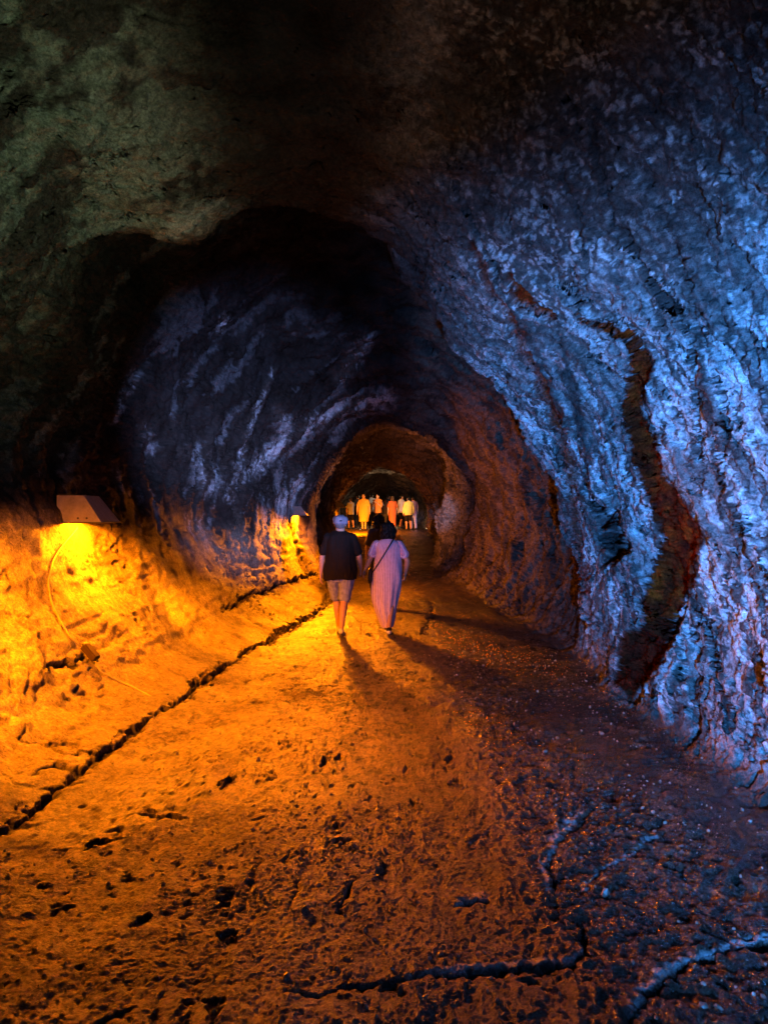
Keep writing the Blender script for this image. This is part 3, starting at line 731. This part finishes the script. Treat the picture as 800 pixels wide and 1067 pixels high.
# the couple walking hand in hand
gm = place(354.5, 10.55)
hz = .845
mx_, my_ = gm[0], gm[1]
gw = place(404, 10.85)
hp = Vector((-.305, 10.78, hz))                       # where the hands meet
loc = lambda g, v: Vector(v) - Vector(g)
man, J, s, hc = person('stocky man in black t-shirt, blue grey shorts and grey cap walking hand in hand', gm, 0, 1.70, 1.12, SKIN, GHAIR, 'short', BLACK, 'tee', SHORT, 'shorts', .17,
    arms=((.02, .02), (.03, .05)), shoe=SHOE, voxel=.0065, group=None, belly=1.12, narrow=.6,
    Jo={'wriR': loc(gm, hp + Vector((-.035, -.03, .085))), 'elbR': (.265, .03, 1.105)})
blob('cap', [('ell', hc + Vector((0, -.008, .055)), (.104, .118, .068)), ('ell', hc + Vector((0, -.02, .022)), (.103, .112, .05)), ('ell', hc + Vector((0, .11, .035)), (.068, .07, .012))], CAP, man, .006, 1, .010, 12)
blob('cap_badge', [('ell', hc + Vector((.012, -.119, .042)), (.022, .008, .010))], BLACK, man, .004, 1)

wom, J, s, hc = person('woman in lavender striped long dress with black strap bag holding man\'s hand', gw, 0, 1.60, 1.08, SKIN, HAIR, 'bob', DRESS, 'none', DRESS, 'none', .09,
    arms=((.0, .02), (-.02, .12)), shoe=LEATH, voxel=.0065, belly=1.1, narrow=.8,
    Jo={'wriL': loc(gw, hp + Vector((.04, .02, .085))), 'elbL': (-.265, -.01, 1.07), 'elbR': (.285, -.03, 1.05), 'wriR': (.262, .10, .86)})
# dress: pleated loft drawn in towards the ankles
def dress_mesh():
    prof = [(.085, -.012, .0, .088, .15), (.20, -.022, .0, .118, .155), (.33, -.038, .0, .155, .16), (.45, -.045, .0, .185, .155), (.60, -.035, 0, .208, .165), (.76, -.018, 0, .222, .168), (.88, -.008, 0, .222, .165),
            (1.0, 0, 0, .205, .15), (1.12, 0, 0, .195, .142), (1.24, 0, -.002, .197, .135), (1.31, 0, -.006, .178, .112), (1.352, 0, -.008, .125, .088), (1.372, 0, -.005, .082, .072)]
    z = np.array([q_[0] for q_ in prof]); n = 180; rows = 110
    zz = np.linspace(z[0], z[-1], rows); vs = []
    for r in zz:
        cx, cy_, rx, ry = [np.interp(r, z, [q_[k_] for q_ in prof]) for k_ in (1, 2, 3, 4)]
        for q_ in range(n):
            a = q_ * 2 * math.pi / n
            fd = max(0, min(1, (.95 - r) / .6))
            f_ = 1 + .03 * math.sin(a * 3 + 6 * r) * math.sin(r * 9 + a) + fd * (.045 * math.sin(a * 11 + 3 * r) + .03 * math.sin(a * 5 + 2 * r + 1)) + .012 * math.sin(a * 7 + 14 * r)
            vs.append((cx + rx * f_ * math.cos(a), cy_ + ry * f_ * math.sin(a), r))
    fs = [(r * n + q_, r * n + (q_ + 1) % n, (r + 1) * n + (q_ + 1) % n, (r + 1) * n + q_) for r in range(rows - 1) for q_ in range(n)]
    return vs, fs
vs, fs = dress_mesh()
mesh_obj('dress', vs, fs, DRESS, wom)
for sd, nm in ((-1, 'L'), (1, 'R')):
    sh = J['sho' + nm]; el = J['elb' + nm]
    sh = Vector((sh.x, sh.y, sh.z))
    blob('sleeve', [('ell', sh - Vector((.012 * sd, 0, .01)), (.068, .068, .068)), ('cap', sh - Vector((.004 * sd, 0, .005)), sh.lerp(el, .6), .062, .068)], DRESS, wom, .0065, 2, .008)
for nm in 'LR':
    a0 = J['ank' + nm]; to = J['toe' + nm]
    blob('shoe_sole', [('cap', a0 - Vector((0, .04, .062)), to - Vector((0, .0, .022)), .038, .034)], SOLE, wom, .005, 1)
# strap over the right shoulder down to the left hip
bag = empty('shoulder_bag', gw); tag(bag, 'small black shoulder bag on a long strap across the woman\'s back', 'bag')
def strap_pts():
    out = []
    for k_ in range(41):
        t = k_ / 40 * 2 * math.pi
        out.append(t)
    return out
def ellipse_r(z):
    zs = [.76, .88, 1.0, 1.12, 1.24, 1.31, 1.352, 1.38]; rx = [.222, .222, .205, .195, .200, .19, .16, .10]; ry = [.168, .165, .15, .142, .138, .118, .095, .08]
    return np.interp(z, zs, rx) + .016, np.interp(z, zs, ry) + .014
vs = []; npt = 60; wd_ = .021
for k_ in range(npt):
    t = k_ / npt * 2 * math.pi                     # loop: back (y<0) then front
    u_ = .5 - .5 * math.cos(t)                     # 0 at right shoulder, 1 at left hip
    z = 1.375 - u_ * .50
    x = .085 - u_ * .315
    rx, ry = ellipse_r(z)
    yy = ry * math.sqrt(max(.02, 1 - min(1, abs(x) / rx) ** 2)) * (-1 if t < math.pi else 1)
    for sgn in (-1, 1):
        dx, dz = wd_ * sgn * .82, wd_ * sgn * -.5 * -1
        vs.append((x + dx * .9, yy - (.002 if t < math.pi else -.002), z + dz * .9))
fs = [(2 * k_, 2 * k_ + 1, (2 * k_ + 3) % (2 * npt), (2 * k_ + 2) % (2 * npt)) for k_ in range(npt)]
so = mesh_obj('strap', vs, fs, LEATH, bag)
md = so.modifiers.new('t', 'SOLIDIFY'); md.thickness = .005
blob('pouch', [('cap', (-.255, -.03, .90), (-.262, -.02, .78), .055, .065, (.6, 1.3)), ('cap', (-.25, .04, .89), (-.255, .04, .79), .05, .06, (.6, 1.2))], LEATH, bag, .006, 2, .004)

g3 = place(394.5, 13.8)
person('dark clothed person with bushy black hair walking just beyond the woman in lavender', g3, .05, 1.66, .92, SKIN2, HAIR, 'bob', DARK, 'tee', DARK, 'trousers', .10, voxel=.009)

GP = 'visitors gathered at the far lit end of the tunnel'
far_people = [
 dict(px=365.5, Y=37, label='far visitor in pale grey top and dark shorts, leftmost of the distant group', top=GREY, bottom=BLACK, H=1.58, rz=.6, hair=BHAIR, Jo={'wriR': (.12, .30, 1.25), 'elbR': (.23, .12, 1.10)}),
 dict(px=379, Y=35.2, label='heavyset far visitor glowing yellow orange, standing on the brightest floor', top=AMBER, top_kind='dress', bottom=AMBER, H=1.76, wide=1.2, belly=1.12, rz=2.9, step=.03, hair=BHAIR),
 dict(px=387, Y=38.5, label='far visitor in pale grey t-shirt and long black trousers', top=WHITE, bottom=BLACK, bottom_kind='trousers', H=1.84, rz=.2),
 dict(px=393.5, Y=36.5, label='far visitor in orange t-shirt and dark shorts', top=ORNG, bottom=BLACK, H=1.74, rz=2.7, Jo={'wriL': (-.08, .28, 1.30), 'elbL': (-.25, .12, 1.12), 'wriR': (.08, .28, 1.30), 'elbR': (.25, .12, 1.12)}),
 dict(px=400.5, Y=38, label='far visitor in white trousers and grey top, between two orange clad people', top=GREY, bottom=WHITE, bottom_kind='trousers', H=1.60, rz=-.4),
 dict(px=409, Y=36, label='far visitor in a long rust red dress', top=RED, top_kind='long_dress', H=1.64, rz=.4, step=.05, hair_kind='long', hair=BHAIR),
 dict(px=418, Y=38, label='far visitor in white top and dark shorts right of the rust red dress', top=WHITE, bottom=BLACK, H=1.72, rz=-.9, Jo={'wriR': (.30, .22, 1.45), 'elbR': (.30, .12, 1.18)}),
 dict(px=425.5, Y=35, label='far visitor in yellow jacket and dark shorts with bare legs', top=YEL, top_kind='jacket', bottom=BLACK, H=1.60, rz=.25, wide=1.05),
 dict(px=373, Y=39.5, label='dark clothed far visitor half hidden behind the yellow orange one', top=DARK, bottom=DARK, bottom_kind='trousers', H=1.78, rz=.5),
 dict(px=404.5, Y=39.5, label='dark clothed far visitor half hidden left of the rust red dress', top=DARK, bottom=DARK, bottom_kind='trousers', H=1.80, rz=-.5),
 dict(px=430.5, Y=36, label='far visitor in mauve top, rightmost of the distant group', top=MAUVE, bottom=GREY, bottom_kind='trousers', H=1.64, rz=.3),
]
for d in far_people:
    px, Yp = d.pop('px'), d.pop('Y'); lb = d.pop('label'); rz = d.pop('rz')
    person(lb, place(px, Yp), rz, group=GP, voxel=.016, **{'step': .09, **d})


# ------------------------------------------------------------------ wall lamps with folded metal hoods
def metal_mat(name, rgb, rough=.5, metal=.4):
    m, nt, b = new_mat(name); L = nt.links.new
    tc = N(nt, 'ShaderNodeTexCoord'); n = N(nt, 'ShaderNodeTexNoise', i_Scale=14.0, i_Detail=6.0, i_Roughness=.7); L(tc.outputs['Object'], n.inputs['Vector'])
    r = N(nt, 'ShaderNodeMapRange', i_From_Min=.3, i_From_Max=.75, i_To_Min=1.15, i_To_Max=.6); L(n.outputs[0], r.inputs[0])
    vm = N(nt, 'ShaderNodeVectorMath', operation='SCALE'); vm.inputs[0].default_value = rgb; L(r.outputs[0], vm.inputs['Scale'])
    L(vm.outputs[0], b.inputs['Base Color']); b.inputs['Roughness'].default_value = rough; b.inputs['Metallic'].default_value = metal
    return m
HOOD = metal_mat('painted hood metal', (.22, .20, .25), .65, .1); HOOD2 = metal_mat('dark brown hood metal', (.07, .05, .04), .6, .2); IRON = metal_mat('dark iron', (.05, .045, .04), .6, .5)
CABLE = metal_mat('pale cable jacket', (.30, .26, .19), .5, 0)
BULB, nt, b = new_mat('glowing bulb'); b.inputs['Emission Color'].default_value = (1, .45, .05, 1); b.inputs['Emission Strength'].default_value = 30; b.inputs['Base Color'].default_value = (.8, .5, .2, 1)
def hood_lamp(label, c_, w, dpt, h, rz=0.0, depth_in=.12, hm=None):
    """c_: middle of the bottom back edge, on the wall; local +x away from the wall, y along it"""
    r = empty('wall_lamp', c_, rz); tag(r, label, 'lamp', None)
    t = .006
    x0, x1, x1t = -depth_in, dpt, dpt * .48
    y0, y1 = -w / 2, w / 2; y0t, y1t = y0 + w * .02, y1 - w * .12
    vs = [(x0, y0, 0), (x1, y0, 0), (x1 * 1.06, y1, 0), (x0, y1, 0), (x0, y0t, h), (x1t, y0t, h), (x1t, y1t, h), (x0, y1t, h)]
    fs = [(0, 1, 5, 4), (1, 2, 6, 5), (2, 3, 7, 6), (4, 5, 6, 7), (3, 0, 4, 7)]
    o = mesh_obj('hood', vs, fs, hm or HOOD, r, smooth=False)
    md = o.modifiers.new('t', 'SOLIDIFY'); md.thickness = t
    bv = o.modifiers.new('b', 'BEVEL'); bv.width = .003; bv.segments = 2
    for a_, b__ in ((0, 1), (1, 2), (2, 3)):
        blob('rim', [('cap', vs[a_], vs[b__], .007, .007)], IRON, r, .004, 0)
    for a_ in (.25, .75):
        blob('rivet', [('ell', (x1 * (.2 + .5 * a_), y0 - .002 + w * .02 * .2, h * .16), (.011, .006, .011))], IRON, r, .003, 0)
    blob('bulb', [('cap', (dpt * .35, -w * .18, h * .62), (dpt * .35, w * .18, h * .62), .018, .018)], BULB, r, .008, 1)
    blob('lamp_holder', [('cap', (dpt * .35, w * .18, h * .62), (dpt * .35, w * .34, h * .62), .022, .024), ('cap', (dpt * .35, w * .3, h * .62), (x0, w * .3, h * .62), .012, .012)], IRON, r, .008, 1)
    for yy in (y0 * .7, y1 * .7):
        bm = bmesh.new()
        bmesh.ops.create_cube(bm, size=1, matrix=Matrix.Translation((x0 + .06, yy, h + .012)) @ Matrix.Diagonal((.14, .03, .008, 1)))
        me = bpy.data.meshes.new('bracket'); bm.to_mesh(me); bm.free(); me.materials.append(IRON); link(bpy.data.objects.new('bracket', me), r)
    return r
p1, n1_ = surf(66, 546)
L1 = hood_lamp('large grey angular hooded lamp low on the left wall throwing orange light down', (p1.x + .02, p1.y + .26, 1.645), .46, .31 * p1.y / 6.5, .27, 0, .10)
p2, n2_ = surf(309, 536)
L2 = hood_lamp('small dark hooded lamp on the left wall just left of the couple', (p2.x, p2.y, p2.z - .02), .40, .26, .20, 0, .3, HOOD2)
p3, _ = surf(353, 545)
L3 = hood_lamp('tiny hooded lamp far down the tunnel beside the capped man\'s head', (p3.x + .05, p3.y, 1.95), .5, .35, .22, 0, .3, HOOD2)
print('LAMPS', p1, p2, p3)

# the cable running down from the large lamp, and its dark connector box
def tube(name, pts, r, mat, parent=None):
    cu = bpy.data.curves.new(name, 'CURVE'); cu.dimensions = '3D'; cu.bevel_depth = r; cu.bevel_resolution = 3
    sp = cu.splines.new('POLY'); sp.points.add(len(pts) - 1)
    for q_, v in zip(sp.points, pts): q_.co = (*v, 1)
    o = bpy.data.objects.new(name, cu); C.objects.link(o)
    me = bpy.data.meshes.new_from_object(o.evaluated_get(bpy.context.evaluated_depsgraph_get())); C.objects.unlink(o); bpy.data.objects.remove(o)
    me.name = name; me.materials.clear(); me.materials.append(mat); me.polygons.foreach_set('use_smooth', [True] * len(me.polygons))
    return link(bpy.data.objects.new(name, me), parent)
def on_wall(path, lift=.012, n=6):
    pts = []
    for (a, b_) in zip(path[:-1], path[1:]):
        for k_ in range(n):
            t = k_ / n; q_, nn = surf(a[0] + (b_[0] - a[0]) * t, a[1] + (b_[1] - a[1]) * t); pts.append(q_ + nn * lift)
    for _ in range(2): pts = [pts[0]] + [(pts[k_ - 1] + pts[k_] * 2 + pts[k_ + 1]) / 4 for k_ in range(1, len(pts) - 1)] + [pts[-1]]
    return pts
cab = tube('power_cable', on_wall([(80, 551), (66, 566), (54, 584), (49, 605), (53, 628), (62, 648), (72, 664), (84, 676)]), .0085, CABLE)
tag(cab, 'pale cable curving down the orange rock from the large lamp to the dark box', 'cable')
cab2 = tube('power_cable', on_wall([(99, 692), (106, 701), (122, 709), (142, 718), (160, 728)], .004), .008, CABLE)
tag(cab2, 'lower run of cable leading from the dark box towards the floor crack', 'cable')
qa, na = surf(84, 673); qb, nb = surf(100, 692)
d = (qb - qa).normalized(); nn = (na + nb).normalized(); sd_ = d.cross(nn).normalized(); nn = sd_.cross(d)
M = Matrix((d, sd_, nn)).transposed().to_4x4(); M.translation = (qa + qb) / 2 + nn * .03
jb = bpy.data.objects.new('junction_box', None); link(jb); jb.matrix_world = M
tag(jb, 'small dark brown connector box on the cable over orange rock', 'junction box')
Ld = (qb - qa).length
def box(name, size, c_, mat, parent, bev=.004):
    bm = bmesh.new(); bmesh.ops.create_cube(bm, size=1, matrix=Matrix.Translation(c_) @ Matrix.Diagonal((*size, 1)))
    bmesh.ops.bevel(bm, geom=bm.edges[:], offset=bev, segments=2, affect='EDGES')
    me = bpy.data.meshes.new(name); bm.to_mesh(me); bm.free(); me.materials.append(mat); return link(bpy.data.objects.new(name, me), parent)
BRN = metal_mat('brown plastic', (.03, .014, .008), .5, 0)
box('box_body', (Ld * .75, Ld * .36, .05), (0, 0, 0), BRN, jb)
box('lid', (Ld * .70, Ld * .32, .012), (0, 0, .031), BRN, jb, .003)
for sgn in (-1, 1): 
    g_ = blob('cable_gland', [('cap', (sgn * Ld * .36, 0, 0), (sgn * Ld * .46, 0, 0), .016, .012)], IRON, jb, .004, 0)


# ------------------------------------------------------------------ world, lights, camera
wd = bpy.data.worlds.new('World'); scene.world = wd; wd.use_nodes = True
bg = wd.node_tree.nodes['Background']; bg.inputs[0].default_value = (.02, .03, .06, 1); bg.inputs[1].default_value = .05

def lamp(name, kind, loc, color, power, target=None, size=.05, cone=60, blend=.6):
    l = bpy.data.lights.new(name, kind); l.color = color; l.energy = power
    o = link(bpy.data.objects.new(name, l)); o.location = loc
    if kind in ('POINT', 'SPOT'): l.shadow_soft_size = size
    if kind == 'SPOT': l.spot_size = R_(cone); l.spot_blend = blend
    if target is not None:
        o.rotation_euler = (Vector(target) - Vector(loc)).to_track_quat('-Z', 'Y').to_euler()
    return o
ORANGE = (1.0, .27, .004)
BLUE = (.12, .33, 1.0)

b1 = L1.location; b2 = L2.location; b3 = L3.location
ORANGE = (1.0, .22, .001); DEEP = (1.0, .185, .001)
BLUE = (.055, .31, 1.0)
lamp('orange_1', 'POINT', (b1.x + .20, b1.y, b1.z + .035), ORANGE, 850, size=.04)
lamp('orange_1_flood', 'SPOT', (b1.x + .22, b1.y, b1.z + .01), DEEP, 620, target=(b1.x + 1.4, b1.y - 1.4, 0), cone=96, blend=1)
lamp('orange_1_cross', 'SPOT', (b1.x + .40, b1.y, b1.z - .04), DEEP, 1700, target=(1.1, 4.4, 0), cone=50, blend=1)  # extra spot added beside the near hood to reach the right floor
lamp('orange_1_along', 'SPOT', (b1.x + .75, b1.y + .22, b1.z - .04), ORANGE, 1500, target=(-1.9, 9.6, .1), cone=60, blend=1)  # added spot outside the hood, lighting the wall between the lamps
lamp('orange_0', 'SPOT', (-2.75, 4.9, 1.6), ORANGE, 1000, target=(-2.75, 5.8, 0), cone=150, blend=.7, size=.05)
lamp('orange_2', 'POINT', (b2.x + .15, b2.y - .05, b2.z + .04), ORANGE, 600, size=.04)
lamp('orange_2_near', 'SPOT', (b2.x + .40, b2.y - .3, b2.z - .03), ORANGE, 1700, target=(-2.0, b2.y - 3.0, .2), cone=76, blend=1)  # added spot outside the second hood, widening its glow on the wall
lamp('orange_2_flood', 'SPOT', (b2.x + .34, b2.y, b2.z - .03), DEEP, 1250, target=(1.2, 7.6, 0), cone=64, blend=1, size=.28)
lamp('orange_2_side', 'SPOT', (b2.x + .34, b2.y, b2.z - .03), ORANGE, 1700, target=(2.3, b2.y - .6, 1.1), cone=110, blend=1)  # added spot outside the second hood to light the right wall
lamp('orange_2_back', 'SPOT', (b2.x + .34, b2.y + .1, b2.z - .03), (1.0, .27, .03), 4200, target=(.6, 22, 2.4), cone=64, blend=1)  # added spot sending warm light on down the tunnel
lamp('orange_3', 'SPOT', (b3.x + .4, b3.y, b3.z - .02), ORANGE, 3800, target=(b3.x + .7, b3.y + 1, 0), cone=150, blend=.8)
lamp('orange_4', 'SPOT', (-1.7, 33.6, 3.0), (1.0, .36, .04), 6000, target=(-.6, 35.2, .6), cone=80, blend=.8)
lamp('orange_5', 'SPOT', (-1.5, 30.5, 2.0), (1.0, .36, .05), 2200, target=(0, 36.0, 1.6), cone=40, blend=.8)  # fill spot added to brighten the far group, no fixture there
lamp('white_4', 'POINT', (.2, 40.5, 2.4), (1.0, .6, .3), 220)
lamp('white_5', 'SPOT', (1.2, 31.5, 2.8), (1.0, .78, .55), 700, target=(-.2, 38, 1.6), cone=40, blend=.8)  # pale fill spot added on the far group, source unseen
lamp('blue_1', 'SPOT', (.2, -1.0, 1.1), BLUE, 11500, target=(2.5, 4.4, 1.85), cone=56, blend=1)
lamp('blue_1_high', 'SPOT', (.2, -1.0, 1.1), BLUE, 4000, target=(1.0, 8.0, 3.7), cone=24, blend=1)
lamp('blue_2', 'SPOT', (2.0, .6, 2.0), (.26, .40, 1.0), 15000, target=(-2.0, 12, 3.1), cone=26, blend=.9)
lamp('blue_3', 'SPOT', (.6, 2.0, 2.6), (.25, .45, 1.0), 45000, target=(1.55, 21.5, 1.7), cone=4, blend=.9)  # narrow spot added for the blue highlight on the right bulge
lamp('blue_4', 'SPOT', (1.5, -.5, 1.7), BLUE, 100, target=(1.2, 3.2, 0), cone=60, blend=.9)  # dim fill spot added for the near right floor
lamp('blue_5', 'SPOT', (.9, .2, 1.9), (.3, .38, 1.0), 480, target=(-.25, 10.7, .9), cone=12, blend=.9)  # narrow fill spot added on the couple
lamp('grey_1', 'SPOT', (1.2, .6, .9), (.42, .60, .38), 1300, target=(-3.3, 5.0, 4.8), cone=54, blend=.8)
lamp('grey_2', 'SPOT', (.6, .6, 1.9), (.55, .5, .8), 130, target=(-2.8, 6.6, 1.95), cone=16, blend=.9)  # faint lavender fill added on the near lamp's hood
lamp('warm_1', 'SPOT', (-1.0, .6, .9), (.75, .46, .32), 900, target=(.6, 5.8, 5.0), cone=56, blend=1)  # added warm spot standing in for bounced light on the upper vault
lamp('warm_2', 'SPOT', (-2.4, 4.4, 1.4), (1.0, .30, .05), 650, target=(2.4, 5.4, 1.7), cone=30, blend=1)  # added warm spot that brings out the brown fissure


cam = bpy.data.cameras.new('camera'); co = link(bpy.data.objects.new('camera', cam))
cam.sensor_fit = 'VERTICAL'; cam.sensor_height = 36; cam.sensor_width = 27
cam.lens = F / 1067 * 36
co.location = (0, 0, EYE); co.rotation_euler = (R_(90), 0, 0)
cam.clip_start = .05; cam.clip_end = 200
scene.camera = co
scene.view_settings.view_transform = 'Standard'; scene.view_settings.look = 'None'
scene.view_settings.exposure = 0; scene.view_settings.gamma = 1
scene.render.engine = 'CYCLES'
cy = scene.cycles
cy.use_denoising = True
cy.max_bounces = 6; cy.diffuse_bounces = 1; cy.glossy_bounces = 3
cy.sample_clamp_indirect = 4.0
cy.caustics_reflective = False; cy.caustics_refractive = False
